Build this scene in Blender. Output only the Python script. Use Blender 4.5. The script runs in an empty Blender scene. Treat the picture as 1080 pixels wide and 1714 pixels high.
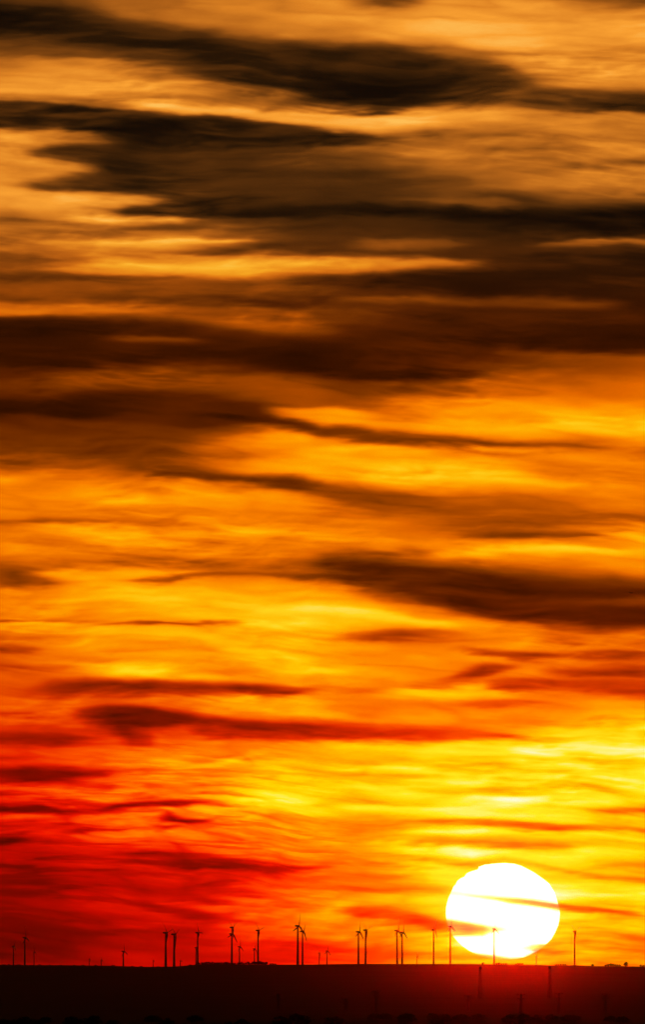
import bpy, bmesh, math, random
import numpy as np
from mathutils import Vector, Matrix, Euler

random.seed(7)
C = bpy.context.scene.collection
scene = bpy.context.scene

# ---------------------------------------------------------------- camera, world, sun
F = 20500.0                 # focal length over one 1/1080 step of the picture's width: a long telephoto
KP = 1.0/F
PITCH = 0.03715             # the lens looks a little above the horizon
EYE = 50.0                  # camera height over the valley's datum, metres

cam_data = bpy.data.cameras.new('camera')
cam = bpy.data.objects.new('camera', cam_data); C.objects.link(cam)
cam.location = (0, 0, EYE); cam.rotation_euler = (math.radians(90) + PITCH, 0, 0)
cam_data.sensor_fit = 'HORIZONTAL'; cam_data.sensor_width = 36.0
cam_data.lens = 36.0*F/1080.0
cam_data.clip_start = 1.0; cam_data.clip_end = 500000.0
scene.camera = cam

def bearing(x, y):
    """unit direction for a point of the survey picture (1080 wide, centre 540, 857)"""
    d = Vector(((x-540.0)*KP, 1.0, (857.0-y)*KP))
    d.rotate(Euler((PITCH, 0, 0))); return d.normalized()
def spot(x, y, dist):
    """the point seen there at ground distance dist"""
    d = bearing(x, y); return Vector((0, 0, EYE)) + d*(dist/d.y)

SUN_DIR = bearing(842, 1522)
sun_el = math.asin(SUN_DIR.z); sun_az = math.atan2(SUN_DIR.x, SUN_DIR.y)

world = bpy.data.worlds.new("World"); scene.world = world; world.use_nodes = True
wn = world.node_tree.nodes; wl = world.node_tree.links
sky_tex = wn.new('ShaderNodeTexSky'); sky_tex.sky_type = 'NISHITA'; sky_tex.sun_disc = False
sky_tex.sun_elevation = sun_el; sky_tex.sun_rotation = sun_az
sky_tex.air_density = 2.0; sky_tex.dust_density = 4.0
bg = wn['Background']; wl.new(sky_tex.outputs[0], bg.inputs[0]); bg.inputs[1].default_value = 0.0001

SUN_STRENGTH = 0.027
ld = bpy.data.lights.new('sun_light', 'SUN'); ld.energy = SUN_STRENGTH; ld.angle = math.radians(0.5); ld.color = (1.0, 0.003, 0.0)
lo = bpy.data.objects.new('sun_light', ld); C.objects.link(lo)
lo.rotation_euler = SUN_DIR.to_track_quat('Z', 'Y').to_euler(); lo.location = (0, 0, 300)

scene.view_settings.view_transform = 'Standard'; scene.view_settings.look = 'None'
scene.view_settings.exposure = 0.0; scene.view_settings.gamma = 1.0
scene.view_settings.use_curve_mapping = False
scene.cycles.volume_bounces = 0
scene.cycles.max_bounces = 4
scene.cycles.use_denoising = True

# ---------------------------------------------------------------- helpers
def mat(name, col, rough=.9, noise=None):
    m = bpy.data.materials.new(name); m.use_nodes = True
    n = m.node_tree.nodes; l = m.node_tree.links; b = n['Principled BSDF']
    b.inputs['Roughness'].default_value = rough
    b.inputs['Specular IOR Level'].default_value = .2
    if noise:
        tc = n.new('ShaderNodeTexCoord'); t = n.new('ShaderNodeTexNoise'); t.inputs['Scale'].default_value = noise[0]; t.inputs['Detail'].default_value = 5
        r = n.new('ShaderNodeValToRGB'); r.color_ramp.elements[0].position = .35; r.color_ramp.elements[1].position = .65
        r.color_ramp.elements[0].color = (*[c*noise[1] for c in col], 1); r.color_ramp.elements[1].color = (*col, 1)
        l.new(tc.outputs['Object'], t.inputs['Vector']); l.new(t.outputs['Fac'], r.inputs['Fac']); l.new(r.outputs['Color'], b.inputs['Base Color'])
    else:
        b.inputs['Base Color'].default_value = (*col, 1)
    return m

def mesh_of(name, verts, faces, m):
    me = bpy.data.meshes.new(name); me.from_pydata([tuple(v) for v in verts], [], faces); me.update()
    if m: me.materials.append(m)
    return me
def link(name, me, parent=None, loc=None):
    o = bpy.data.objects.new(name, me); C.objects.link(o)
    if parent: o.parent = parent
    if loc is not None: o.location = loc
    return o
def tag(o, label=None, cat=None, group=None, kind=None):
    if label: o['label'] = label
    if cat: o['category'] = cat
    if group: o['group'] = group
    if kind: o['kind'] = kind
    return o

class MB:
    """collects vertices and faces for one mesh"""
    def __init__(s): s.v = []; s.f = []
    def rings(s, rings, cap=True):
        n = len(rings[0]); b = len(s.v)
        for r in rings: s.v += [Vector(p) for p in r]
        for i in range(len(rings)-1):
            for j in range(n):
                k = (j+1) % n
                s.f.append((b+i*n+j, b+i*n+k, b+(i+1)*n+k, b+(i+1)*n+j))
        if cap:
            s.f.append(tuple(b+j for j in reversed(range(n)))); s.f.append(tuple(b+(len(rings)-1)*n+j for j in range(n)))
    def bar(s, a, b, ra, rb=None, n=4):
        a = Vector(a); b = Vector(b); rb = ra if rb is None else rb
        q = (b-a).to_track_quat('Z', 'Y')
        def ring(c, r): return [c + q @ Vector((r*math.cos(2*math.pi*(j+.5)/n), r*math.sin(2*math.pi*(j+.5)/n), 0)) for j in range(n)]
        s.rings([ring(a, ra), ring(b, rb)])
    def box(s, lo, hi):
        x0,y0,z0 = lo; x1,y1,z1 = hi
        s.rings([[(x0,y0,z0),(x1,y0,z0),(x1,y1,z0),(x0,y1,z0)],[(x0,y0,z1),(x1,y0,z1),(x1,y1,z1),(x0,y1,z1)]])
    def mesh(s, name, m): return mesh_of(name, s.v, s.f, m)

LOW0, LOW1 = 930.0, 1370.0
SKY_GAIN = 1.0
HAZE_DENSITY = 1/2400000.0
HAZE_G = 0.9963
# ---------------------------------------------------------------- cloud cover
# How much light the cloud deck lets through, sampled by direction.  u and v
# count steps of KP radians to the right and down from the sky's north-west corner.
def lattice_noise(u, v, seed):
    """smooth value noise in 0..1 on an integer lattice"""
    rg = np.random.RandomState(seed)
    tab = rg.rand(512, 512)
    iu = np.floor(u).astype(np.int64); iv = np.floor(v).astype(np.int64)
    fu = u - iu; fv = v - iv
    fu = fu*fu*fu*(fu*(fu*6-15)+10); fv = fv*fv*fv*(fv*(fv*6-15)+10)
    a = tab[iv & 511, iu & 511]; b = tab[iv & 511, (iu+1) & 511]
    c = tab[(iv+1) & 511, iu & 511]; d = tab[(iv+1) & 511, (iu+1) & 511]
    return (a*(1-fu)+b*fu)*(1-fv) + (c*(1-fu)+d*fu)*fv

def fbm(u, v, seed, octaves=4, gain=0.5):
    t = 0.0; amp = 1.0; tot = 0.0
    for k in range(octaves):
        t = t + amp*(lattice_noise(u*2**k + 17.3*k, v*2**k + 9.1*k, seed+k) - 0.5)
        tot += amp; amp *= gain
    return t/tot*2.0

BASE_U = [0, 270, 540, 810, 1080]
BASE = [
 (0,   .55,.58,.66,.72,.56), (60,  .60,.64,.76,.84,.80), (130, .78,.78,.70,.70,.66),
 (200, .66,.66,.72,.68,.66), (270, .72,.50,.34,.52,.70), (320, .80,.70,.28,.42,.55),
 (350, .74,.66,.22,.20,.20), (380, .48,.48,.24,.15,.13), (410, .45,.60,.28,.22,.18),
 (445, .42,.70,.62,.28,.12), (470, .36,.38,.36,.11,.10), (500, .36,.31,.19,.14,.13),
 (520, .48,.38,.24,.13,.12), (545, .14,.19,.24,.12,.10), (570, .11,.15,.15,.12,.10),
 (600, .15,.16,.15,.14,.28), (640, .25,.28,.30,.48,.55), (680, .17,.17,.42,.66,.66),
 (710, .24,.22,.66,.78,.80), (740, .26,.27,.64,.72,.62), (770, .30,.36,.70,.74,.58),
 (800, .55,.58,.74,.80,.78), (830, .62,.66,.58,.46,.62), (860, .60,.64,.60,.48,.46),
 (890, .65,.70,.68,.48,.62), (920, .62,.62,.60,.72,.80), (950, .50,.62,.45,.50,.60),
 (980, .52,.70,.66,.40,.40), (1010,.64,.76,.88,.60,.30), (1040,.60,.68,.82,.70,.35),
 (1070,.60,.70,.76,.66,.58), (1100,.52,.68,.76,.68,.58), (1130,.58,.70,.76,.60,.50),
 (1160,.50,.58,.66,.74,.50), (1190,.52,.55,.70,.62,.74), (1220,.42,.45,.55,.58,.80),
 (1250,.48,.58,.66,.80,.88), (1280,.45,.62,.74,.90,.93), (1310,.48,.60,.80,.93,.90),
 (1340,.45,.60,.80,.90,.88), (1370,.42,.54,.70,.85,.80), (1400,.38,.48,.65,.88,.75),
 (1430,.32,.39,.60,.90,.78), (1460,.28,.37,.59,.88,.70), (1490,.26,.35,.57,.88,.74),
 (1520,.23,.36,.57,.86,.70), (1550,.17,.32,.52,.85,.70), (1580,.16,.31,.50,.80,.62),
 (1613,.20,.30,.48,.72,.58), (1700,.20,.30,.45,.65,.55)]

# cloud banks: (softness of upper edge, of lower edge, cover, [(u, v_top, v_bottom, light)...])
BANKS = [
 # upper deck
 (12,10,1,[(-60,-30,92,.13),(60,-8,94,.14),(150,12,97,.17),(220,32,106,.17),(300,46,122,.18),(380,58,148,.17),(450,66,168,.16),(540,70,182,.13),(640,76,193,.10),(720,80,188,.12),(800,92,174,.16),(860,110,165,.2),(905,132,150,.3)]),
 (8,8,.6,[(-60,62,92,.42),(100,68,95,.38),(220,80,103,.34),(320,98,120,.3)]),
 (8,8,.6,[(-60,8,45,.06),(120,28,60,.07),(300,60,88,.1),(380,70,95,.12)]),
 (14,10,.8,[(520,120,168,.08),(600,130,182,.05),(700,128,178,.05),(780,125,150,.1)]),
 (7,7,.5,[(470,85,112,.26),(560,88,112,.24),(650,95,110,.2)]),
 (6,8,.8,[(600,-25,14,.3),(650,-25,17,.25),(720,-25,5,.4)]),
 (6,8,.7,[(900,-25,4,.5),(1000,-25,8,.4),(1140,-25,12,.28)]),
 (8,8,.5,[(620,40,66,.92),(780,38,62,.95),(900,36,60,.88)]),
 (7,4,1,[(850,166,178,.4),(900,148,186,.24),(960,150,190,.2),(1020,155,189,.16),(1140,152,190,.18)]),
 (4,5,.8,[(700,80,90,.6),(800,84,94,.5),(900,87,97,.52),(1000,90,97,.62),(1060,92,96,.7)]),
 (4,6,.7,[(880,104,112,.7),(980,100,112,.6),(1080,98,108,.6),(1140,98,108,.6)]),
 (3,5,.8,[(640,214,226,.5),(720,216,232,.42),(800,222,238,.45),(900,218,226,.6)]),
 (4,5,.8,[(860,280,288,.6),(960,274,284,.45),(1060,266,282,.35),(1140,260,282,.3)]),
 (4,5,.7,[(-60,160,174,.4),(60,164,174,.45),(180,168,176,.5),(300,160,170,.55),(420,157,168,.55),(500,160,164,.7)]),
 (4,6,.9,[(230,174,182,.9),(340,178,190,.92),(450,183,202,.9),(540,188,213,.92),(640,196,220,.93),(760,188,212,.85),(860,190,200,.8)]),
 (3,5,1,[(-60,175,222,.09),(50,173,222,.09),(150,178,220,.10),(230,185,246,.10),(320,192,252,.10),(400,199,250,.11),(480,208,247,.12),(560,220,246,.15),(640,228,243,.26),(720,233,241,.5)]),
 (3,3,.6,[(60,193,200,.32),(150,190,197,.38),(215,186,191,.3)]),
 (5,6,1,[(40,256,262,.5),(75,252,268,.25),(110,246,271,.14),(170,240,276,.11),(250,236,290,.12)]),
 (4,5,.7,[(90,226,236,.5),(150,224,236,.35),(230,226,240,.2)]),
 (5,6,1,[(30,308,318,.55),(60,304,321,.3),(100,298,319,.2),(140,293,319,.15),(190,288,325,.13),(250,280,330,.12)]),
 (8,8,1,[(165,246,316,.16),(230,240,322,.14),(300,238,345,.15),(400,248,362,.17),(500,250,362,.22),(600,262,366,.26),(700,290,370,.24),(800,310,380,.22),(880,330,380,.2)]),
 (4,5,1,[(160,345,357,.4),(190,342,361,.16),(230,340,362,.12),(290,332,362,.14),(360,325,364,.14)]),
 (4,4,.9,[(120,364,372,.85),(220,362,371,.85),(290,361,367,.8),(310,361,364,.6)]),
 (5,5,.6,[(300,256,282,.28),(420,253,284,.32),(540,255,290,.38),(640,262,288,.5),(700,262,285,.6)]),
 (4,4,.5,[(330,300,316,.24),(450,300,320,.26),(560,300,312,.3),(640,302,310,.4)]),
 (5,6,.8,[(540,290,306,.24),(620,286,302,.26),(700,290,300,.45),(760,290,296,.6)]),
 (5,6,.8,[(540,312,340,.2),(640,312,338,.28),(750,312,332,.42),(850,306,320,.55),(900,306,314,.65)]),
 (5,5,.7,[(640,344,350,.5),(760,334,346,.62),(840,336,350,.55),(900,345,350,.4)]),
 (6,6,.7,[(920,322,345,.42),(1000,318,345,.45),(1140,312,345,.45)]),
 (5,5,1,[(290,350,363,.14),(420,347,365,.11),(540,345,364,.09),(640,340,364,.09),(740,345,374,.09),(840,352,386,.07),(950,355,390,.06),(1140,352,392,.06)]),
 (3,4,.8,[(-60,364,374,.5),(60,371,379,.35),(150,376,384,.42),(300,374,384,.38),(430,366,386,.25),(540,372,388,.22),(650,378,395,.2),(760,384,400,.16),(900,390,402,.12)]),
 (3,4,.9,[(60,406,411,.6),(180,404,411,.8),(300,402,410,.9),(380,401,408,.92),(445,402,406,.7)]),
 (3,3,.6,[(-60,390,394,.5),(100,388,392,.42),(260,392,396,.45),(380,390,394,.4)]),
 (4,4,.8,[(160,424,432,.5),(250,420,430,.42),(330,414,426,.32),(440,402,426,.2),(560,410,428,.2),(700,418,430,.25),(820,428,446,.16),(940,424,470,.12),(1140,420,470,.12)]),
 (4,4,.8,[(590,404,414,.45),(660,402,416,.55),(740,400,414,.45),(800,404,410,.3)]),
 (3,4,.8,[(900,410,416,.4),(960,404,414,.5),(1020,401,411,.6),(1140,402,412,.55)]),
 (4,5,.9,[(90,452,460,.55),(180,448,459,.75),(270,443,461,.88),(400,438,461,.82),(540,434,456,.75),(650,432,453,.72),(740,432,451,.66),(805,436,446,.5)]),
 (3,4,.8,[(-60,456,466,.22),(60,460,469,.22),(200,464,472,.3),(320,466,472,.4)]),
 (3,3,.5,[(-60,430,440,.3),(60,426,436,.32),(160,432,438,.4)]),
 # middle deck
 (6,6,1,[(480,470,484,.3),(560,460,480,.16),(640,457,482,.11),(740,454,484,.09),(860,456,492,.09),(1000,450,492,.12),(1140,450,492,.12)]),
 (4,5,.7,[(560,503,508,.3),(620,499,508,.42),(700,498,507,.45),(800,495,514,.38),(900,498,518,.36),(960,504,520,.42),(1050,508,518,.34)]),
 (5,5,.9,[(-60,512,530,.6),(50,512,529,.64),(150,511,526,.6),(250,512,524,.48),(300,514,522,.4)]),
 (3,4,.7,[(150,494,500,.3),(250,495,504,.2),(350,497,508,.18),(450,499,512,.18),(560,499,506,.2),(620,498,504,.25)]),
 (5,7,.8,[(280,520,530,.36),(360,528,544,.45),(440,532,556,.5),(500,534,562,.48),(580,545,560,.34)]),
 (4,5,.8,[(180,562,570,.4),(240,560,572,.46),(310,565,578,.42),(360,572,580,.28)]),
 (5,7,1,[(-60,534,560,.08),(60,534,562,.07),(150,536,560,.07),(220,538,558,.1),(300,543,558,.16),(360,548,556,.25)]),
 (8,8,1,[(-60,565,625,.09),(100,572,625,.09),(200,580,612,.11),(300,578,606,.11),(400,574,610,.09),(500,574,622,.07),(600,582,636,.06),(700,590,637,.08),(780,598,630,.14),(860,594,612,.25)]),
 (5,6,.8,[(620,520,532,.2),(740,524,540,.15),(860,526,545,.15),(960,530,545,.14),(1140,530,545,.14)]),
 (5,6,.9,[(700,566,578,.14),(820,562,580,.1),(920,560,586,.09),(1010,558,592,.08),(1140,556,590,.08)]),
 (6,6,.6,[(860,590,602,.35),(960,596,608,.4),(1060,600,612,.4),(1140,600,615,.45)]),
 (8,10,.7,[(80,625,652,.34),(180,622,652,.36),(280,620,655,.36),(400,625,655,.4),(480,630,665,.42),(540,640,680,.42)]),
 (7,8,1,[(-60,670,702,.08),(60,668,698,.09),(130,658,706,.08),(200,655,694,.1),(300,658,684,.15),(380,662,680,.22)]),
 (8,6,1,[(270,690,712,.2),(330,680,716,.13),(380,674,714,.1),(430,680,712,.1),(470,695,714,.13),(520,709,718,.2)]),
 (5,5,.7,[(300,742,758,.4),(380,732,752,.66),(460,728,750,.75),(540,722,740,.8)]),
 (4,4,.9,[(450,688,695,.5),(500,682,704,.72),(560,682,710,.8),(620,690,714,.8)]),
 (6,6,.86,[(480,702,713,.18),(540,714,733,.12),(580,715,738,.12),(640,724,745,.12),(720,731,749,.14),(790,735,752,.18),(880,740,754,.3),(960,741,751,.33),(1030,738,745,.5)]),
 (5,5,.5,[(700,708,722,.85),(800,704,720,.92),(900,706,724,.95),(1140,706,724,.9)]),
 (5,8,.6,[(-60,732,770,.22),(100,735,765,.24),(220,740,765,.26),(320,745,760,.35)]),
 (5,5,.5,[(280,752,766,.36),(400,750,764,.45),(500,752,760,.58)]),
 (6,8,.85,[(210,778,788,.3),(280,781,793,.2),(350,790,806,.14),(430,794,818,.12),(500,797,828,.13),(550,808,836,.16),(620,826,845,.32),(700,836,848,.45),(760,842,850,.55)]),
 (6,6,.7,[(540,806,830,.42),(620,812,846,.36),(700,826,862,.34),(800,846,866,.38),(900,850,872,.42),(1000,852,880,.45),(1140,852,870,.5)]),
 (5,6,.8,[(880,768,800,.55),(960,776,806,.48),(1060,782,806,.48),(1140,782,804,.5)]),
 (4,5,.6,[(600,795,802,.85),(700,794,804,.92),(800,794,802,.95),(860,796,800,.85)]),
 (3,4,.6,[(640,752,760,.88),(560,752,758,.9),(740,756,764,.85)]),
 (5,5,.6,[(-60,825,850,.6),(120,815,835,.7),(300,820,850,.74),(540,838,860,.74)]),
 (4,4,.8,[(-60,865,872,.42),(60,862,872,.4),(140,864,873,.45),(240,869,876,.55),(340,874,880,.65)]),
 (4,4,.5,[(300,880,890,.55),(400,872,882,.58),(520,876,886,.6),(600,880,890,.6)]),
 (5,5,.8,[(20,942,956,.5),(110,934,950,.44),(200,929,944,.4),(300,930,944,.42),(400,936,954,.45),(500,940,958,.42)]),
 (4,6,1,[(-60,948,982,.34),(30,948,984,.34),(80,955,980,.38),(120,966,976,.55)]),
 (3,3,.9,[(60,956,963,.72),(120,955,972,.76),(200,955,974,.74),(270,957,964,.74),(320,957,960,.7)]),
 (2,3,.85,[(210,972,977,.5),(240,969,977,.34),(280,966,976,.28),(315,960,968,.3),(350,956,965,.28),(420,958,967,.35),(480,960,970,.3),(530,960,974,.25)]),
 (3,4,.7,[(-60,984,992,.62),(10,984,996,.75),(40,990,998,.7),(60,994,998,.6)]),
 (3,5,.9,[(380,1014,1020,.85),(430,1010,1022,.97),(500,1008,1022,1.02),(560,1010,1026,1.02),(620,1018,1036,.98),(700,1032,1045,.95),(770,1044,1053,.86)]),
 (4,5,.8,[(430,990,1002,.8),(500,985,1000,.82),(560,985,1005,.8)]),
 (2,2,.9,[(-60,1040,1047,.76),(60,1041,1046,.78),(130,1041,1047,.76),(175,1042,1046,.7),(260,1038,1042,.72),(320,1040,1044,.72)]),
 (2,3,.75,[(150,1042,1046,.5),(190,1040,1046,.34),(225,1036,1044,.25),(255,1036,1041,.26),(290,1038,1043,.34),(340,1037,1042,.38),(400,1036,1041,.5)]),
 (2,2,.8,[(-60,1036,1040,.35),(60,1037,1040,.4),(160,1036,1039,.5)]),
 (4,5,.8,[(-60,1080,1094,.26),(20,1082,1096,.25),(70,1086,1092,.35),(90,1087,1090,.5)]),
 (4,5,.8,[(-60,1110,1124,.35),(40,1114,1124,.33),(120,1117,1125,.4),(160,1119,1123,.55)]),
 (5,5,.6,[(180,1082,1094,.58),(280,1076,1092,.55),(380,1080,1092,.6)]),
 (4,6,.55,[(-60,1060,1070,.5),(80,1064,1076,.48),(200,1066,1074,.54),(320,1070,1078,.6)]),
 (4,6,.55,[(60,1096,1106,.5),(200,1098,1112,.5),(320,1096,1108,.52),(440,1102,1112,.6)]),
 (4,6,.5,[(-60,1138,1150,.42),(20,1138,1146,.45),(60,1140,1146,.5)]),
 (4,6,.5,[(120,1006,1016,.6),(260,1008,1020,.58),(360,1010,1018,.64)]),
 (5,7,.5,[(380,1052,1064,.66),(470,1056,1070,.62),(560,1054,1064,.68)]),
 (4,6,.55,[(460,1100,1112,.64),(560,1096,1112,.62),(660,1098,1108,.66)]),
 (5,7,.55,[(220,900,912,.58),(340,904,918,.56),(460,902,914,.6)]),
 (4,6,.5,[(-60,890,902,.56),(60,894,906,.54),(180,896,904,.6)]),
 # big tongue on the right
 (11,9,.95,[(490,932,958,.4),(530,926,970,.22),(580,925,984,.13),(640,932,996,.10),(720,940,1010,.09),(800,950,1028,.08),(860,957,1040,.08),(940,970,1050,.09),(1000,978,1054,.09),(1140,980,1054,.10)]),
 (6,7,.55,[(560,922,934,.4),(640,917,932,.28),(700,917,934,.26),(760,926,940,.32),(820,936,944,.4)]),
 (3,4,.8,[(700,938,948,.28),(780,938,947,.35),(850,941,947,.5)]),
 (5,5,.7,[(880,962,986,.22),(960,966,986,.25),(1060,970,984,.3),(1140,970,984,.35)]),
 (5,6,.65,[(780,996,1008,.18),(860,1000,1014,.26),(960,1002,1016,.34),(1060,1002,1016,.44),(1140,1000,1016,.5)]),
 (4,5,.6,[(740,926,936,.78),(850,914,930,.84),(960,914,924,.97),(1060,918,934,.86),(1140,918,936,.86)]),
 (3,4,.6,[(920,916,921,1.0),(1000,917,923,1.0),(1060,920,925,.95)]),
 (5,5,.8,[(680,864,880,.5),(780,862,884,.42),(860,862,886,.34),(960,866,882,.4),(1040,872,882,.5)]),
 (3,4,.9,[(760,896,902,.45),(820,889,902,.3),(880,889,902,.26),(940,889,898,.32),(1020,885,891,.45),(1060,884,888,.55)]),
 (4,5,.8,[(1000,852,866,.45),(1080,850,866,.45),(1140,850,866,.45)]),
 (4,5,.9,[(580,1062,1072,.5),(630,1056,1074,.34),(680,1054,1070,.3),(740,1058,1070,.38),(800,1064,1070,.5)]),
 (3,4,.9,[(770,1082,1090,.42),(820,1088,1098,.3),(880,1091,1102,.32),(960,1094,1104,.32),(1040,1090,1104,.28),(1140,1090,1106,.26)]),
 (4,5,.8,[(900,1074,1084,.45),(960,1070,1083,.32),(1010,1072,1080,.42)]),
 (4,5,1,[(660,1146,1150,.55),(720,1136,1146,.42),(770,1122,1140,.34),(820,1114,1130,.27),(870,1112,1122,.32)]),
 (5,6,.9,[(800,1138,1150,.36),(860,1136,1154,.28),(940,1136,1158,.26),(1020,1138,1162,.28),(1140,1138,1166,.3)]),
 (4,5,.9,[(930,1120,1128,.42),(1000,1120,1132,.3),(1060,1116,1134,.24),(1140,1116,1136,.24)]),
 (4,5,.8,[(650,1150,1166,.86),(720,1146,1166,.9),(800,1144,1162,.86),(860,1158,1166,.8)]),
 (4,5,.8,[(740,1172,1182,.5),(820,1168,1184,.4),(880,1170,1180,.42),(940,1172,1178,.55)]),
 (5,6,.9,[(20,1148,1156,.4),(70,1140,1164,.24),(140,1133,1163,.17),(250,1137,1163,.16),(350,1142,1163,.17),(440,1145,1163,.17),(500,1150,1161,.26),(550,1150,1157,.5)]),
 (4,5,.5,[(280,1120,1130,.56),(380,1116,1128,.58),(450,1116,1124,.62)]),
 (5,6,1,[(100,1192,1198,.5),(140,1187,1206,.24),(190,1182,1222,.12),(250,1182,1218,.11),(300,1190,1214,.14),(350,1198,1230,.18),(420,1206,1238,.16),(500,1208,1240,.16),(560,1212,1241,.22),(640,1215,1241,.3),(740,1216,1239,.38),(840,1220,1236,.45),(910,1223,1232,.58)]),
 (6,8,.8,[(165,1208,1226,.24),(200,1216,1242,.18),(235,1222,1248,.28),(255,1232,1244,.5)]),
 (3,4,.8,[(-60,1188,1201,.32),(40,1191,1200,.36),(90,1193,1198,.5)]),
 (4,5,.9,[(-60,1226,1248,.26),(50,1225,1247,.2),(110,1227,1240,.22),(165,1231,1236,.38)]),
 (5,5,.7,[(600,1258,1272,.7),(540,1255,1272,.66),(460,1250,1262,.62)]),
 # low red and yellow deck
 (4,5,1,[(-60,1282,1306,.2),(50,1283,1308,.16),(120,1286,1308,.18),(190,1288,1300,.34)]),
 (4,5,.6,[(-60,1262,1274,.3),(30,1262,1272,.36),(70,1264,1270,.45)]),
 (3,3,.6,[(300,1268,1275,.48),(370,1262,1270,.52),(400,1254,1262,.6)]),
 (3,3,.6,[(260,1284,1290,.72),(340,1276,1284,.78),(400,1264,1274,.82),(440,1256,1262,.8)]),
 (3,3,.9,[(-60,1330,1338,.24),(20,1331,1338,.27),(60,1332,1336,.4)]),
 (2,3,1,[(-60,1352,1362,.17),(30,1350,1361,.16),(80,1347,1362,.2),(110,1354,1361,.26),(170,1355,1361,.3)]),
 (2,3,1,[(165,1354,1358,.36),(205,1344,1354,.26),(270,1340,1351,.3),(330,1340,1350,.3),(370,1338,1343,.45)]),
 (2,2,.8,[(60,1332,1335,.42),(160,1333,1336,.45),(260,1330,1333,.5),(380,1329,1332,.58),(470,1336,1339,.7)]),
 (2,3,1,[(260,1362,1366,.42),(290,1361,1372,.26),(315,1366,1378,.22),(345,1370,1377,.3),(372,1368,1372,.42)]),
 (2,2,1,[(255,1388,1393,.42),(272,1383,1390,.3),(300,1378,1383,.38)]),
 (3,3,.8,[(50,1373,1378,.34),(110,1371,1376,.4)]),
 (3,3,.9,[(95,1390,1395,.36),(140,1386,1394,.27),(172,1382,1388,.32)]),
 (3,3,1,[(-60,1399,1412,.12),(30,1401,1411,.13),(70,1404,1408,.28)]),
 (3,3,.6,[(170,1392,1398,.4),(210,1393,1400,.4),(240,1395,1399,.45)]),
 (3,4,.6,[(-60,1422,1432,.26),(60,1420,1428,.3),(140,1424,1430,.34),(260,1428,1434,.34)]),
 (3,4,1,[(255,1437,1443,.34),(300,1433,1450,.18),(350,1437,1454,.15),(400,1442,1457,.15),(450,1448,1460,.19),(490,1450,1458,.32),(545,1452,1458,.5)]),
 (3,4,.8,[(180,1424,1430,.3),(260,1426,1434,.26),(330,1428,1436,.3)]),
 (3,4,.8,[(110,1446,1458,.27),(180,1454,1468,.23),(250,1460,1472,.22),(310,1466,1472,.26),(350,1468,1473,.36)]),
 (3,4,.8,[(-60,1464,1480,.19),(50,1463,1478,.2),(95,1464,1473,.27)]),
 (3,4,.9,[(-60,1490,1500,.17),(40,1488,1498,.14),(80,1487,1500,.15),(100,1496,1505,.2),(130,1503,1508,.3)]),
 (3,4,.7,[(70,1482,1490,.2),(120,1480,1487,.24),(160,1481,1485,.3)]),
 (4,4,.6,[(120,1510,1520,.36),(190,1512,1522,.37),(240,1516,1530,.38),(300,1540,1556,.38)]),
 (3,4,.8,[(240,1489,1497,.32),(300,1492,1504,.26),(350,1500,1512,.28),(400,1508,1514,.4)]),
 (4,5,.9,[(190,1504,1514,.26),(240,1508,1524,.22),(290,1516,1534,.2),(340,1528,1544,.2),(390,1538,1547,.28),(440,1543,1548,.4)]),
 (3,3,.6,[(370,1512,1522,.44),(420,1514,1524,.42),(470,1516,1524,.5)]),
 (4,5,.8,[(50,1530,1541,.2),(110,1529,1538,.17),(170,1531,1542,.18),(230,1534,1540,.26)]),
 (5,6,.9,[(-60,1548,1610,.12),(60,1560,1606,.13),(110,1572,1606,.14),(140,1588,1608,.18),(190,1602,1612,.22)]),
 (4,4,.7,[(-60,1550,1562,.1),(60,1554,1564,.12),(140,1556,1566,.15),(240,1554,1562,.2),(340,1556,1562,.28)]),
 (3,3,.5,[(300,1576,1584,.28),(400,1574,1582,.34)]),
 (3,3,.8,[(330,1592,1602,.3),(420,1594,1606,.28),(500,1599,1609,.3),(560,1604,1611,.36),(620,1607,1611,.45)]),
 # right low deck
 (3,4,.7,[(540,1382,1390,.64),(600,1382,1391,.58),(650,1384,1389,.68)]),
 (3,4,.9,[(690,1371,1377,.64),(750,1370,1380,.52),(820,1372,1384,.44),(880,1375,1389,.38),(940,1380,1391,.38),(1000,1382,1390,.48),(1140,1390,1396,.55)]),
 (4,5,.8,[(620,1406,1413,.7),(740,1402,1412,.64),(840,1404,1418,.58),(920,1408,1424,.55),(980,1414,1420,.65)]),
 (3,4,.8,[(1000,1355,1361,.52),(1060,1352,1362,.44),(1140,1352,1363,.4)]),
 (3,4,.6,[(560,1430,1440,.55),(620,1436,1446,.52),(540,1424,1436,.52)]),
 (4,4,.9,[(670,1416,1421,.92),(740,1415,1429,0.99),(790,1418,1437,1.12),(850,1420,1432,0.94),(890,1424,1430,.9)]),
 (3,3,.9,[(700,1389,1392,.95),(780,1387,1396,1.01),(840,1388,1395,0.96)]),
 (5,5,.8,[(560,1285,1289,.97),(660,1284,1290,0.96),(740,1287,1300,0.98),(820,1296,1308,0.96)]),
 (4,5,.7,[(860,1274,1282,0.96),(940,1276,1286,0.99),(1020,1282,1292,0.98),(1140,1290,1300,0.97)]),
 (4,5,.7,[(560,1348,1353,.98),(680,1350,1358,0.98),(780,1348,1360,1.01),(860,1336,1356,1.01),(930,1330,1342,0.96),(1040,1334,1344,.98)]),
 (4,5,.7,[(880,1322,1328,0.94),(980,1316,1324,0.96),(1140,1320,1328,0.94)]),
 (4,4,.7,[(500,1312,1322,.86),(600,1310,1322,.92),(700,1320,1332,.94)]),
 (4,5,.7,[(780,1310,1318,.74),(860,1304,1315,.76),(960,1308,1318,.72),(1040,1318,1326,.74)]),
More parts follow.
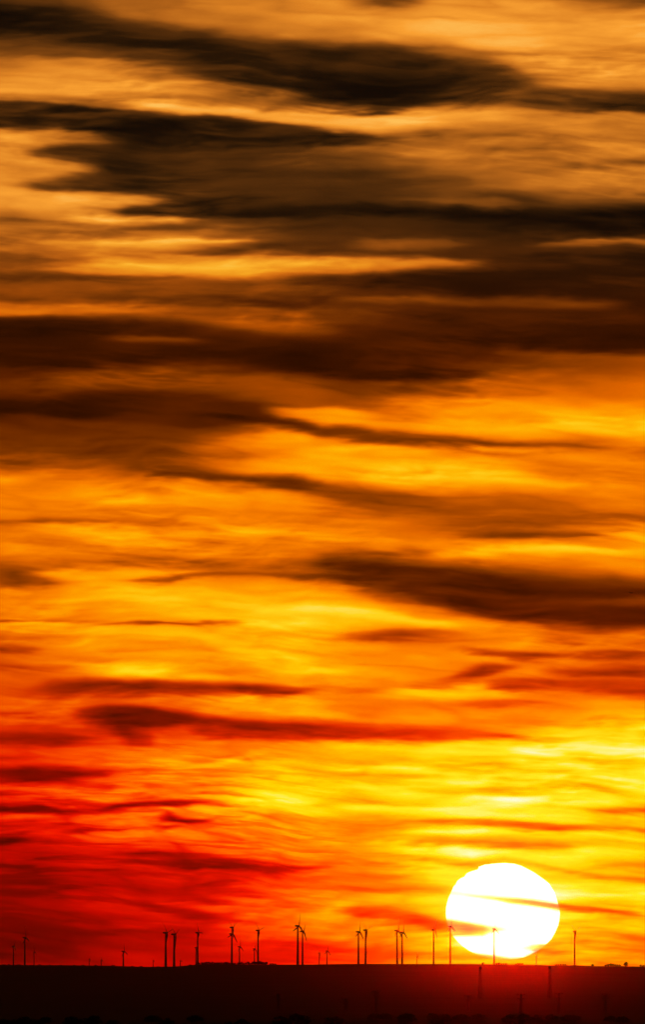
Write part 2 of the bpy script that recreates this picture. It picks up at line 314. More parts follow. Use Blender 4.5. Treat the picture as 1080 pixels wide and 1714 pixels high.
 (4,5,.7,[(900,1282,1288,.78),(950,1284,1292,.7),(1000,1288,1293,.8)]),
 (4,5,.7,[(620,1293,1300,.78),(700,1294,1302,.74),(780,1296,1304,.8)]),
 (3,3,.7,[(560,1334,1342,.76),(640,1338,1344,.74),(720,1340,1346,.82)]),
 (4,4,.7,[(540,1242,1256,.8),(640,1245,1256,.84),(780,1244,1262,.92),(900,1246,1264,0.94),(960,1262,1272,.9)]),
 (5,5,.6,[(700,1252,1266,.95),(840,1240,1262,0.96),(960,1250,1268,.98)]),
 (3,4,.8,[(740,1442,1450,.7),(790,1442,1452,.6),(850,1436,1446,.62),(900,1444,1454,.62),(950,1456,1466,.54),(1010,1468,1477,.46),(1140,1474,1484,.44)]),
 (3,4,.6,[(1000,1440,1450,.6),(1080,1442,1452,.55),(1140,1442,1454,.55)]),
 (3,4,.8,[(540,1476,1482,.56),(620,1478,1486,.54),(700,1484,1492,.58),(760,1488,1495,.6)]),
 (2,3,.9,[(735,1487,1492,.64),(780,1492,1498,.82),(840,1499,1506,.74),(880,1503,1511,.66),(915,1507,1516,.68),(945,1511,1521,.54),(1000,1518,1527,.4),(1040,1524,1529,.44),(1080,1528,1531,.55)]),
 (4,4,.5,[(560,1502,1510,.68),(640,1504,1511,.74),(740,1508,1520,.86)]),
 (5,6,.95,[(570,1520,1530,.46),(600,1515,1538,.38),(650,1518,1545,.38),(700,1528,1550,.4),(735,1537,1560,.44),(757,1541,1561,.6),(790,1547,1562,.66),(830,1552,1560,.84),(880,1556,1560,.88)]),
 (4,5,.6,[(560,1572,1582,.56),(660,1576,1588,.6),(760,1582,1592,.66)]),
 (4,4,.8,[(870,1584,1588,.8),(905,1583,1594,.68),(930,1583,1594,.55),(980,1586,1596,.5),(1060,1589,1598,.48),(1140,1591,1600,.46)]),
 (4,5,.7,[(960,1603,1607,.56),(1010,1602,1609,.45),(1080,1605,1611,.42),(1140,1606,1613,.38)]),
 (4,4,.8,[(700,1588,1612,.62),(800,1592,1603,.64),(850,1602,1616,.66),(930,1602,1616,.62),(1000,1598,1602,.6)]),
]

# cloud thick enough to hide the sun's disc (same form; light is unused)
COVER = [
 (1.9,1.8,1,[(735,1487,1492,.35),(752,1491,1495.5,.4),(775,1494,1498,.3),(800,1497.5,1501,.7),(830,1499.5,1505,.95),(856,1501,1512,1),(893,1504.5,1516.5,1),(934,1510,1523.5,1),(950,1512,1524,1)]),
 (1.9,1.8,1,[(735,1534,1566,1),(760,1538.5,1566,1),(790,1543.5,1566.5,1),(808,1546.5,1566.5,1),(822,1550,1561,.85),(834,1552,1558,.8),(846,1554,1557,.4)]),
 (1.3,1.5,1,[(876,1585,1587,.3),(890,1581.5,1590,.8),(905,1580,1596,1),(930,1580,1606,1)]),
 (1.2,2,1,[(770,1590,1616,1),(800,1595,1616,1),(830,1599,1616,1),(853,1601.5,1616,1),(876,1600,1616,1),(895,1592,1616,1),(915,1590,1616,1)]),
]

def paint(field, u, v, bank, ragged, frayed=None):
    st, sb, op, pts = bank
    if ragged: st = st*1.35; sb = sb*1.35
    pts = sorted(pts)
    xs = np.array([p[0] for p in pts], float)
    lo, hi = xs[0], xs[-1]
    yt = min(p[1] for p in pts) - 8*st; yb = max(p[2] for p in pts) + 8*sb
    fade = 34.0 if ragged else 6.0
    sel = (u > lo-2*fade) & (u < hi+2*fade) & (v > yt) & (v < yb)
    if not sel.any(): return
    uu = u[sel]; vv = v[sel]
    top = np.interp(uu, xs, [p[1] for p in pts]); bot = np.interp(uu, xs, [p[2] for p in pts])
    val = np.interp(uu, xs, [p[3] for p in pts])
    a = 1/(1+np.exp(-np.clip((vv-top)/st*2.2, -30, 30))) * 1/(1+np.exp(-np.clip((bot-vv)/sb*2.2, -30, 30)))
    # thin banks never quite reach full cover in the middle: give them back their strength
    mid = 1/(1+np.exp(-np.clip((bot-top)/2/st*2.2, 0, 30))) * 1/(1+np.exp(-np.clip((bot-top)/2/sb*2.2, 0, 30)))
    a = a/np.maximum(mid, .3)
    a = np.clip(a, 0, 1)
    if frayed is not None: a = a*(1 - .24*frayed[sel]); val = val + .09*(frayed[sel]-.4)*np.clip(val+.35,0,1)
    e = np.clip((uu-(lo-fade))/(2*fade), 0, 1)*np.clip(((hi+fade)-uu)/(2*fade), 0, 1)
    e = e*e*(3-2*e)
    a = a*e*op
    if ragged:
        field[sel] = field[sel]*(1-a) + val*a
    else:
        field[sel] = np.maximum(field[sel], a*val)

def cloud_fields(u, v):
    """light through the clouds and cover of the sun's disc, for direction arrays u, v"""
    # streaks drift gently downhill to the right; the warp makes their edges ragged
    su = u; sv = v - 0.045*u
    w1 = fbm(su/150., sv/38., 3, 4)
    w2 = fbm(su/46., sv/11., 11, 3)
    w3 = fbm(su/260., sv/90., 23, 3)
    soft = np.clip(1.15 - v/2600., .5, 1.1)
    du = 26*w3 + 15*w1
    dv = (5.5*w1 + 2.4*w2 + 4*w3)*soft
    near = np.exp(-(((u-842)/130.)**2 + ((v-1525)/95.)**2))   # keep the banks over the disc where they are
    uw = u + du*(1-near); vw = v + dv*(1-.85*near)
    rows = np.array([r[0] for r in BASE], float)
    cols = [np.interp(vw, rows, [r[k+1] for r in BASE]) for k in range(5)]
    t = np.clip(uw, 0, 1080)/270.
    i = np.minimum(t.astype(int), 3); f = t - i; f = f*f*(3-2*f)
    C = np.stack(cols); 
    light = np.take_along_axis(C, i[None], 0)[0]*(1-f) + np.take_along_axis(C, (i+1)[None], 0)[0]*f
    # outside the surveyed window the deck goes on in the same manner, duller with distance
    out = np.maximum(np.maximum(-u, u-1080), 0) ; outv = np.maximum(-v, 0)
    far = np.hypot(out, outv)
    rest = .5 + .42*fbm(su/700., sv/120., 41, 5) + .25*fbm(su/2600., sv/420., 47, 3)
    rest = rest*np.clip(1 - far/5000., .07, 1)*(1 - .35*np.exp(-((v-1613)/200.)**2)*np.clip(out/600., 0, 1))
    k = np.clip(far/260., 0, 1); k = k*k*(3-2*k)
    light = light*(1-k) + rest*k
    # fibrous detail that follows a slowly turning flow
    fl = fbm(su/300., sv/130., 301, 3, .45)
    fl2 = fbm(su/95., sv/48., 311, 3, .5)
    fv = v - .05*u + 19*fl + 4*fl2; fu = u + 24*fl2
    s1 = fbm(fu/210., fv/13., 61, 4, .55)
    s2 = fbm(fu/80., fv/6.5, 71, 3, .55)
    s3 = fbm((fu+.6*fv)/42., (fv+.10*u)/13., 83, 3, .55)
    patch = np.clip(.55 + 1.5*fbm(su/240., sv/70., 91, 2), .05, 1.3)
    s4 = fbm((fu+fv*1.2)/120., (fv+.04*u)/15., 97, 4, .6)
    rid = np.abs(fbm((fu-.4*fv)/190., (fv+.02*u)/24., 331, 2, .4))       # thin curved filaments
    rid = np.clip(1-rid*3., 0, 1)**1.5
    rid2 = np.abs(fbm((fu+.8*fv)/140., (fv-.03*u)/17., 337, 2, .4)); rid2 = np.clip(1-rid2*3., 0, 1)**1.5
    fray = np.clip(.5 + .9*s4 + .5*s1, 0, 1)
    vw = vw + (3.0*s1 + 4.4*s4 + 2.2*s3)*(1-.9*near)
    mid = np.exp(-((v-1330)/170.)**2)*np.clip((u-200)/300., 0, 1)
    m1 = fbm(fu/210., fv/30., 151, 3, .55); m2 = fbm(su/330., sv/52., 157, 3)
    light = light*(1 + .20*m1 + .16*m2)
    for b in BANKS: paint(light, uw, vw, b, True, fray)
    amp = (.13*np.clip(light, .10, .8) + .02)
    light = light + amp*(s1*(.35+.5*mid)*(.4+patch) + .4*s2*patch + .9*s4*patch + .6*s3*patch + .42*rid2*patch - .45*rid*(1.25-patch))
    hi = np.clip((520-v)/200., 0, 1)*np.clip(1-far/200., 0, 1)
    light = light + hi*(.13*(light-.55))
    light = light*(1 - .05*np.exp(-((v-850)/260.)**2))
    # torn diagonal wisps low on the left
    torn = np.exp(-((v-1400)/150.)**2)*np.clip((760-u)/400., 0, 1)*np.clip((u+400)/300., 0, 1)
    t1 = fbm((fu+.9*v)/120., (fv-.11*u)/17., 171, 4, .6)
    t2 = np.clip(1-3.2*np.abs(fbm((fu-.8*v)/130., (fv-.05*u)/15., 177, 2, .45)), 0, 1)**1.5
    t3 = np.clip(1-3.2*np.abs(fbm((fu+.5*v)/110., (fv+.06*u)/12., 181, 2, .45)), 0, 1)**1.5
    t4 = np.clip((fbm(fu/130., (fv+.02*u)/7.5, 191, 3, .55)-.08)*3.2, 0, 1)
    t5 = np.clip((fbm(fu/70., (fv-.03*u)/6., 197, 3, .6)-.10)*2.6, 0, 1)
    light = light - torn*.13*t4*np.clip(light*2, .3, 1) + torn*.07*t5*np.clip(light*1.6, .3, 1)
    light = light + torn*(.13*t1 - .08*t2 + .04*t3)*np.clip(light*1.6, .35, 1)
    cover = np.zeros_like(light)
    uc = u + 3*w2; vc = v + 1.2*w2 + 1.0*s2 + 1.0*s3
    for b in COVER: paint(cover, uc, vc, b, False)
    return np.clip(light, 0, 1.3), np.clip(cover, 0, 1)*.955

def s2l(c):
    c = c/255.0
    return c/12.92 if c <= .04045 else ((c+.055)/1.055)**2.4
RAMP_HIGH = [(0,(18,10,4)),(.1,(42,23,6)),(.25,(82,44,11)),(.4,(128,69,17)),(.55,(182,101,26)),(.7,(222,131,36)),(.85,(250,160,50)),(1,(255,190,85))]
RAMP_MID  = [(0,(20,6,0)),(.1,(56,18,0)),(.2,(90,32,0)),(.3,(125,52,0)),(.4,(172,73,0)),(.5,(222,100,0)),(.6,(250,128,0)),(.7,(255,155,0)),(.8,(255,184,5)),(.9,(255,208,28)),(1,(255,225,90)),(1.2,(255,240,150))]
RAMP_LOW  = [(0,(18,0,0)),(.1,(76,5,0)),(.2,(130,6,0)),(.3,(192,8,0)),(.4,(240,22,0)),(.5,(255,72,0)),(.6,(255,122,0)),(.7,(255,170,0)),(.8,(255,212,0)),(.9,(255,236,30)),(1,(255,248,130)),(1.15,(255,255,235))]

# ---------------------------------------------------------------- sky: clouds lit from behind, on a dome 150 km out
def growing(start, stop, first, ratio):
    out = []; x = start; d = first; sg = 1 if stop > start else -1
    while (stop-x)*sg > 0:
        x += sg*d; d *= ratio; out.append(x)
    out[-1] = stop
    return out
HALF = math.pi*F
us = sorted(growing(-60, -HALF, 4, 1.035)) + list(np.arange(-60, 1141, 3.6)) + growing(1140.6, HALF, 4, 1.035)
vtop = 857 - (math.pi/2 - PITCH)*F
vs = sorted(growing(-60, vtop+2, 3, 1.035)) + list(np.arange(-60, 1650, 2.0)) + growing(1650, 857+(PITCH+math.radians(3))*F, 3, 1.08)
us = np.array(us, float); vs = np.array(vs, float)
U, V = np.meshgrid(us, vs)
light, cover = cloud_fields(U.ravel(), V.ravel())
az = (U.ravel()-540)*KP; el = PITCH + (857-V.ravel())*KP
R_SKY = 150000.0
co = np.stack([R_SKY*np.cos(el)*np.sin(az), R_SKY*np.cos(el)*np.cos(az), R_SKY*np.sin(el)], -1)
nu, nv = len(us), len(vs)
idx = np.arange(nu*nv).reshape(nv, nu)
quads = np.stack([idx[:-1,:-1], idx[1:,:-1], idx[1:,1:], idx[:-1,1:]], -1).reshape(-1, 4)
me = bpy.data.meshes.new('sky')
me.vertices.add(nu*nv); me.vertices.foreach_set('co', co.astype(np.float32).ravel())
me.loops.add(quads.size); me.loops.foreach_set('vertex_index', quads.astype(np.int32).ravel())
me.polygons.add(len(quads)); me.polygons.foreach_set('loop_start', np.arange(0, quads.size, 4, dtype=np.int32))
me.polygons.foreach_set('loop_total', np.full(len(quads), 4, dtype=np.int32))
me.update(calc_edges=True)
me.attributes.new('cloud_light', 'FLOAT', 'POINT').data.foreach_set('value', light.astype(np.float32))
me.attributes.new('cloud_cover', 'FLOAT', 'POINT').data.foreach_set('value', cover.astype(np.float32))

def ramp_node(nodes, stops, top):
    r = nodes.new('ShaderNodeValToRGB'); cr = r.color_ramp
    while len(cr.elements) > 1: cr.elements.remove(cr.elements[0])
    cr.elements[0].position = stops[0][0]/top; cr.elements[0].color = (*[s2l(c) for c in stops[0][1]], 1)
    for p, c in stops[1:]:
        e = cr.elements.new(p/top); e.color = (*[s2l(k) for k in c], 1)
    return r
m = bpy.data.materials.new('sunset_sky'); m.use_nodes = True
n = m.node_tree.nodes; l = m.node_tree.links; n.clear()
out = n.new('ShaderNodeOutputMaterial'); em = n.new('ShaderNodeEmission'); tr = n.new('ShaderNodeBsdfTransparent'); ad = n.new('ShaderNodeAddShader')
at = n.new('ShaderNodeAttribute'); at.attribute_name = 'cloud_light'
ac = n.new('ShaderNodeAttribute'); ac.attribute_name = 'cloud_cover'
tc = n.new('ShaderNodeTexCoord'); nm = n.new('ShaderNodeVectorMath'); nm.operation = 'NORMALIZE'; l.new(tc.outputs['Object'], nm.inputs[0])
sx = n.new('ShaderNodeSeparateXYZ'); l.new(nm.outputs[0], sx.inputs[0])
asn = n.new('ShaderNodeMath'); asn.operation = 'ARCSINE'; l.new(sx.outputs['Z'], asn.inputs[0])
# fine wisps below the size of the mesh
mp = n.new('ShaderNodeMapping'); mp.inputs['Scale'].default_value = (1400, 1400, 6500); l.new(nm.outputs[0], mp.inputs['Vector'])
nz = n.new('ShaderNodeTexNoise'); nz.inputs['Scale'].default_value = 1.0; nz.inputs['Detail'].default_value = 3; nz.inputs['Roughness'].default_value = .6
l.new(mp.outputs[0], nz.inputs['Vector'])
m1 = n.new('ShaderNodeMath'); m1.operation = 'SUBTRACT'; l.new(nz.outputs['Fac'], m1.inputs[0]); m1.inputs[1].default_value = .5
m2 = n.new('ShaderNodeMath'); m2.operation = 'MULTIPLY_ADD'; l.new(m1.outputs[0], m2.inputs[0]); m2.inputs[1].default_value = .07; m2.inputs[2].default_value = 1.0
m3 = n.new('ShaderNodeMath'); m3.operation = 'MULTIPLY'; l.new(at.outputs['Fac'], m3.inputs[0]); l.new(m2.outputs[0], m3.inputs[1])
TOP = 1.2
m4 = n.new('ShaderNodeMath'); m4.operation = 'DIVIDE'; l.new(m3.outputs[0], m4.inputs[0]); m4.inputs[1].default_value = TOP
def elev_range(v_lo, v_hi):     # 0 at row v_lo, 1 at row v_hi
    r = n.new('ShaderNodeMapRange'); r.interpolation_type = 'SMOOTHSTEP'
    r.inputs['From Min'].default_value = PITCH+(857-v_lo)*KP; r.inputs['From Max'].default_value = PITCH+(857-v_hi)*KP
    l.new(asn.outputs[0], r.inputs['Value']); return r
hi = ramp_node(n, RAMP_HIGH, TOP); mi = ramp_node(n, RAMP_MID, TOP); low = ramp_node(n, RAMP_LOW, TOP)
for r in (hi, mi, low): l.new(m4.outputs[0], r.inputs['Fac'])
x1 = n.new('ShaderNodeMix'); x1.data_type = 'RGBA'; l.new(elev_range(330, 620).outputs[0], x1.inputs[0]); l.new(hi.outputs[0], x1.inputs[6]); l.new(mi.outputs[0], x1.inputs[7])
x2 = n.new('ShaderNodeMix'); x2.data_type = 'RGBA'; l.new(elev_range(LOW0, LOW1).outputs[0], x2.inputs[0]); l.new(x1.outputs[2], x2.inputs[6]); l.new(low.outputs[0], x2.inputs[7])
l.new(x2.outputs[2], em.inputs['Color']); em.inputs['Strength'].default_value = SKY_GAIN
iv = n.new('ShaderNodeMath'); iv.operation = 'SUBTRACT'; iv.inputs[0].default_value = 1.0; l.new(ac.outputs['Fac'], iv.inputs[1])
l.new(iv.outputs[0], tr.inputs['Color'])
l.new(em.outputs[0], ad.inputs[0]); l.new(tr.outputs[0], ad.inputs[1]); l.new(ad.outputs[0], out.inputs['Surface'])
m.cycles.emission_sampling = 'NONE'
me.materials.append(m)
sky = link('sky', me, loc=(0, 0, EYE)); tag(sky, kind='structure')

# ---------------------------------------------------------------- the sun, flattened and notched by the air near the horizon
OUTLINE = [(801.3,1450.4),(811.5,1446.7),(831.9,1444.3),(846,1443.8),(860.4,1444.9),(872.6,1448.3),(884.8,1454.4),(895,1460),(903,1465.6),(912,1472),(919.4,1477.9),(922,1482),
 (927.6,1491),(931,1500),(933.7,1509.4),(936,1518),(937.6,1527.8),(936.8,1538),(934.7,1548),(929.5,1560),(923.5,1570.6),(917,1577),(911.3,1581.8),(905,1588),(897,1592.5),(884.8,1599),
 (868.5,1603.6),(852.2,1605.6),(842,1605.4),(831.9,1604.4),(815.6,1601.8),(805,1599),(795.2,1595.5),(784,1589.5),(774.8,1582.8),(767,1576),(760.6,1568.5),(755,1559.5),(750.4,1550),
 (747.5,1539),(746.5,1527.8),(746.8,1519),(748.3,1511.5),(751,1502),(754.4,1495),(758.4,1486),(759.5,1483),(763,1479.5),(765.6,1473.8),(771,1469.5),(777.5,1466.7),(781,1461.5),(785,1459.2),(792,1456.8),(799.3,1454.9),(801.6,1452.4)]
R_SUN = 180000.0
c0 = bearing(842, 1524.5)*R_SUN
ring = [bearing(x, y)*R_SUN for x, y in OUTLINE]
half = 95*KP*R_SUN
verts = []; faces = []; N = len(ring); steps = 9
for side in (-1, 1):
    for i in range(steps):
        if side == 1 and i == 0: continue
        t = math.radians(90*i/steps); s = math.cos(t); dpt = math.sin(t)*half*side
        verts += [c0 + (p-c0)*s + SUN_DIR*dpt for p in ring]
rows = {-1: [i*N for i in range(steps)], 1: [0]+[(steps+i-1)*N for i in range(1, steps)]}
for side in (-1, 1):
    rr = rows[side]
    for a, b in zip(rr[:-1], rr[1:]):
        for j in range(N):
            k = (j+1) % N; q = (a+j, a+k, b+k, b+j); faces.append(q if side == -1 else q[::-1])
    verts.append(c0 + SUN_DIR*half*side); pole = len(verts)-1
    for j in range(N):
        q = (rr[-1]+j, rr[-1]+(j+1) % N, pole); faces.append(q if side == -1 else q[::-1])
verts = [v-c0 for v in verts]
m = bpy.data.materials.new('sun_surface'); m.use_nodes = True
n = m.node_tree.nodes; l = m.node_tree.links; n.clear()
out = n.new('ShaderNodeOutputMaterial'); em = n.new('ShaderNodeEmission'); em.inputs['Color'].default_value = (1, .86, .5, 1); em.inputs['Strength'].default_value = 1.1
tr = n.new('ShaderNodeBsdfTransparent'); ad = n.new('ShaderNodeAddShader')
l.new(em.outputs[0], ad.inputs[0]); l.new(tr.outputs[0], ad.inputs[1]); l.new(ad.outputs[0], out.inputs['Surface'])
m.cycles.emission_sampling = 'NONE'
sun = link('sun', mesh_of('sun', verts, faces, m), loc=c0+Vector((0, 0, EYE)))
tag(sun, 'blazing white setting sun with cloud streaks crossing it, just above the dark hill', 'sun')

# ---------------------------------------------------------------- ground: valley floor, the long hill and the plateau behind it
D_RIDGE = 34000.0
RIDGE = [(-3000,1612),(-1200,1617),(-400,1613),(0,1614),(100,1614.6),(180,1615.6),(240,1617.4),(290,1617),(312,1615.6),(330,1613.6),(350,1612.6),(400,1613.4),(460,1614),(520,1613.8),(600,1612.6),
         (700,1612.8),(790,1612.8),(850,1614),(900,1614.2),(930,1615),(960,1614.6),(1000,1616.4),(1040,1616.2),(1080,1617.4),(1200,1616),(1700,1612),(4000,1618)]
hx = np.array([spot(x, y, D_RIDGE).x for x, y in RIDGE]); hz = np.array([spot(x, y, D_RIDGE).z for x, y in RIDGE])
def smooth(a, b, x):
    t = np.clip((x-a)/(b-a), 0, 1); return t*t*(3-2*t)
def ground_z(X, Y):
    X = np.asarray(X, float); Y = np.asarray(Y, float)
    top = np.interp(X*D_RIDGE/np.maximum(Y, 12000), hx, hz)
    rise = smooth(21500, 33600, Y)
    base = 18.5 + 1.8*fbm(X/900.+5, Y/1500., 131, 4) + (12.5 + 2.5*fbm(X/55.+3, Y/700., 133, 3))*np.exp(-((Y-4300)/800.)**2)
    z = base*(1-rise) + (top + .5*fbm(X/160., Y/900., 137, 3)*(1-smooth(33000, 34000, Y)))*rise
    lump = 3.0*fbm(X/260., Y/1800., 139, 4)*np.clip(4*rise*(1-rise), 0, 1)
    back = smooth(34200, 37500, Y)
    plate = 46 + 1.5*fbm(X/2500., Y/4000., 149, 3)
    return (z + lump)*(1-back) + plate*back
gx = sorted(growing(-1100, -60000, 16, 1.09)) + list(np.arange(-1100, 1101, 14.0)) + growing(1101, 60000, 16, 1.09)
gy = sorted(growing(0, -60000, 200, 1.2)) + list(np.arange(0, 12000, 150.0)) + list(np.arange(12000, 36000, 160.0)) + growing(36000, 88000, 200, 1.04)
gx = np.array(gx); gy = np.array(gy); X, Y = np.meshgrid(gx, gy)
Z = ground_z(X.ravel(), Y.ravel())
idx = np.arange(X.size).reshape(X.shape)
quads = np.stack([idx[:-1,:-1], idx[:-1,1:], idx[1:,1:], idx[1:,:-1]], -1).reshape(-1, 4)
me = bpy.data.meshes.new('ground')
me.vertices.add(X.size); me.vertices.foreach_set('co', np.stack([X.ravel(), Y.ravel(), Z], -1).astype(np.float32).ravel())
me.loops.add(quads.size); me.loops.foreach_set('vertex_index', quads.astype(np.int32).ravel())
me.polygons.add(len(quads)); me.polygons.foreach_set('loop_start', np.arange(0, quads.size, 4, dtype=np.int32))
me.polygons.foreach_set('loop_total', np.full(len(quads), 4, dtype=np.int32)); me.update(calc_edges=True)
me.materials.append(mat('field_earth', (.03, .027, .018), .95, (.004, .5)))
tag(link('ground', me), kind='structure')
def gz(x, y): return float(ground_z(np.array([x]), np.array([y]))[0])

# ---------------------------------------------------------------- wind turbines
M_TOWER = mat('turbine_paint', (.62, .62, .60), .5, (.15, .9))
M_BLADE = mat('blade_paint', (.66, .66, .64), .4, (.3, .93))
M_NAC = mat('nacelle_paint', (.58, .59, .58), .45, (.4, .9))
def tower_mesh(h, rb, rt):
    b = MB(); n = 14; rings = []
    for t in (0, .03, .25, .5, .75, 1):
        r = (rb+(rt-rb)*(t**.8))*(1.12 if t == 0 else 1)
        rings.append([(r*math.cos(2*math.pi*j/n), r*math.sin(2*math.pi*j/n), h*t) for j in range(n)])
    b.rings(rings); return b.mesh('tower', M_TOWER)
def nacelle_mesh(s):        # local +X is the rotor axis
    b = MB(); n = 12; rings = []
    for x, r in ((-8.6,.9),(-8.0,1.7),(-6,2.2),(-2,2.4),(1.5,2.3),(3.0,1.8)):
        rings.append([(x*s, r*s*math.cos(2*math.pi*j/n), r*s*1.05*math.sin(2*math.pi*j/n)+1.5*s) for j in range(n)])
    b.rings(rings)
    b.box((-7.6*s, -.15*s, 3.4*s), (-7.3*s, .15*s, 5.2*s))
    return b.mesh('nacelle', M_NAC)
def hub_mesh(s):
    b = MB(); n = 12; rings = []
    for x, r in ((3.0,1.7),(3.6,2.1),(4.6,2.1),(5.6,1.6),(6.3,.7),(6.6,.15)):
        rings.append([(x*s, r*s*math.cos(2*math.pi*j/n), r*s*math.sin(2*math.pi*j/n)+1.5*s) for j in range(n)])
    b.rings(rings); return b.mesh('hub', M_NAC)
def blade_mesh(L, phase, s):
    b = MB(); rings = []; n = 10
    for t, ch, th in ((0,2.3,2.2),(.05,2.4,1.9),(.14,4.1,1.3),(.22,4.4,1.1),(.4,3.6,.85),(.6,2.9,.65),(.8,2.2,.45),(.94,1.5,.3),(1,.4,.1)):
        tw = math.radians(38*(1-t)**2 + 30)
        ring = []
        for j in range(n):
            a = 2*math.pi*j/n; p = math.cos(a)*ch*1.02*s/2 + (.12*ch*s if t > .05 else 0); q = math.sin(a)*th*s/2
            ring.append(Vector((q*math.cos(tw)+p*math.sin(tw), p*math.cos(tw)-q*math.sin(tw), L*t)))
        rings.append(ring)
    b.rings(rings)
    rot = Matrix.Rotation(phase, 3, 'X')
    hs = L/41.0*1.05
    b.v = [rot @ v + Vector((4.4*hs, 0, 1.5*hs)) for v in b.v]
    return b.mesh('blade', M_BLADE)

# tower x, hub y, blade length, blade phase (deg from straight up, towards the right), label
T = [
 (22.5,1583,13,-20,'small dark wind turbine nearest the left edge of the photo'),
 (41.5,1568.5,18,6,'tall wind turbine at far left, one blade straight up, between two short ones'),
 (57,1592.5,10,5,'short wind turbine just right of the tall one at far left'),
 (149.5,1604.5,6,-10,'tiny faint far turbine, left one of the pair on the dark left horizon'),
 (169.5,1606,8,8,'tiny faint turbine, right one of the pair on the dark left horizon'),
 (206.5,1591.5,16,8,'lone medium wind turbine on the dark red left horizon, blade pointing up'),
 (256.5,1607,6,0,'tiny faint turbine just left of the two tall turbines on the left'),
 (277.5,1560.5,24,165,'tall turbine, left one of the close pair left of the wooded hump'),
 (291.5,1563,24,176,'tall turbine, right one of the close pair left of the wooded hump'),
 (302,1607.5,8,20,'tiny turbine low on the horizon just right of the tall left pair'),
 (331,1560.5,20,28,'tall turbine at the left foot of the wooded hump, blade pointing up right'),
 (328,1585.5,13,60,'shorter turbine half hidden behind the tall one at the wooded hump\'s left foot'),
 (388.3,1551.5,19,60,'tallest turbine on the wooded hump, two blades spread in a V'),
 (388,1562.5,21,-14,'turbine standing in line in front of the tallest one on the wooded hump'),
 (401,1583.8,15,0,'medium turbine on the wooded hump right of the doubled tower'),
 (426,1587.4,13,-14,'shorter turbine close left of the tall one at the hump\'s right end'),
 (432,1556.5,20,165,'tall turbine at the right end of the wooded hump'),
 (498.6,1549,24,-8,'tallest turbine left of centre, left one of its close pair'),
 (506.6,1558,20,-27,'turbine with a blade reaching right, right one of the pair left of centre'),
 (534.5,1594.5,10,178,'small turbine, left one of the low pair at mid horizon'),
 (547.5,1591,13,-8,'small turbine, right one of the low pair at mid horizon'),
 (600.2,1558.8,22,-8,'tall turbine, left one of the pair midway between centre and sun'),
 (612.2,1556,22,170,'tall turbine with raised V of blades, right one of the pair under the red streak'),
 (613,1591,9,168,'small far turbine overlapping the right tower of the pair under the red streak'),
 (665,1557,21,-4,'tall turbine, left one of the close pair halfway to the sun, long nacelle'),
 (673.4,1559.5,21,-3,'tall turbine, right one of the close pair halfway to the sun'),
 (673.8,1596,10,155,'small far turbine overlapping the right tower of the pair halfway to the sun'),
 (698.5,1599,8,0,'very faint tiny turbine left of the tall turbine beside the sun'),
 (726,1555,19,-24,'tall turbine on the yellow sky just left of the sun'),
 (754,1550,18,0,'tall turbine crossing the left rim of the sun'),
 (827.4,1554,17,-2,'turbine silhouetted against the middle of the sun\'s disc'),
 (898,1599,7,0,'tiny faint turbine under the lower right rim of the sun'),
 (962.3,1558,18,172,'lone tall turbine right of the sun'),
 (1084,1600.5,11,-38,'far turbine at the right edge of the photo, only a blade tip in view'),
]
for x, yh, bl, ph, label in T:
    Rm = 41.0 if bl >= 16 else (35.0 if bl >= 9.5 else (26.0 if bl >= 8 else 22.0))
    dist = Rm*F/bl
    dist = min(dist, 84000.0)
    s = Rm/41.0*1.05
    hub = spot(x, yh, dist)
    base = gz(hub.x, hub.y) - .3
    root = bpy.data.objects.new('wind_turbine', None); C.objects.link(root)
    root.location = (hub.x, hub.y, base); tag(root, label, 'wind turbine', 'wind turbines along the horizon hill')
    h = hub.z - base - 1.5*s
    link('tower', tower_mesh(h, 3.9*max(s, .8), 1.8*max(s, .75)), root)
    yaw = Matrix.Rotation(math.radians(26+random.uniform(-4, 4)), 4, 'Z')
    for mm in [nacelle_mesh(s), hub_mesh(s)] + [blade_mesh(Rm, -math.radians(ph+120*k), s if s > .9 else .9) for k in range(3)]:
        mm.transform(yaw); link(mm.name.split('.')[0], mm, root, (0, 0, h))

# ---------------------------------------------------------------- trees
M_LEAF = mat('leaf_green', (.05, .065, .025), .9, (.6, .55))
M_BARK = mat('bark', (.09, .065, .04), .95, (1.5, .6))
def crown_mesh(seed, w, h, clumps, leaves, pointed=False):
    rg = random.Random(seed); v = []; f = []
    for _ in range(clumps):
        t = rg.random()
        rad = w*(math.sin(math.pi*min(1, .12+.85*t))**.7 if not pointed else (1-t)*.95+.05)
        a = rg.uniform(0, 2*math.pi); r = rad*math.sqrt(rg.random())
        c = Vector((r*math.cos(a), r*math.sin(a), h*(.18+.8*t)))
        cs = w*rg.uniform(.22, .42)
        for _ in range(leaves):
            d = Vector((rg.gauss(0,1), rg.gauss(0,1), rg.gauss(0,.8))).normalized()*cs*rg.random()**.4
            p = c+d; q = w*rg.uniform(.07, .15)
            e1 = Vector((rg.gauss(0,1), rg.gauss(0,1), rg.gauss(0,1))).normalized()*q
            e2 = e1.cross(Vector((rg.gauss(0,1), rg.gauss(0,1), rg.gauss(0,1)))).normalized()*q
            k = len(v); v += [p-e1, p+e2, p+e1*1.1, p-e2]; f.append((k, k+1, k+2, k+3))
    return mesh_of('crown', v, f, M_LEAF)
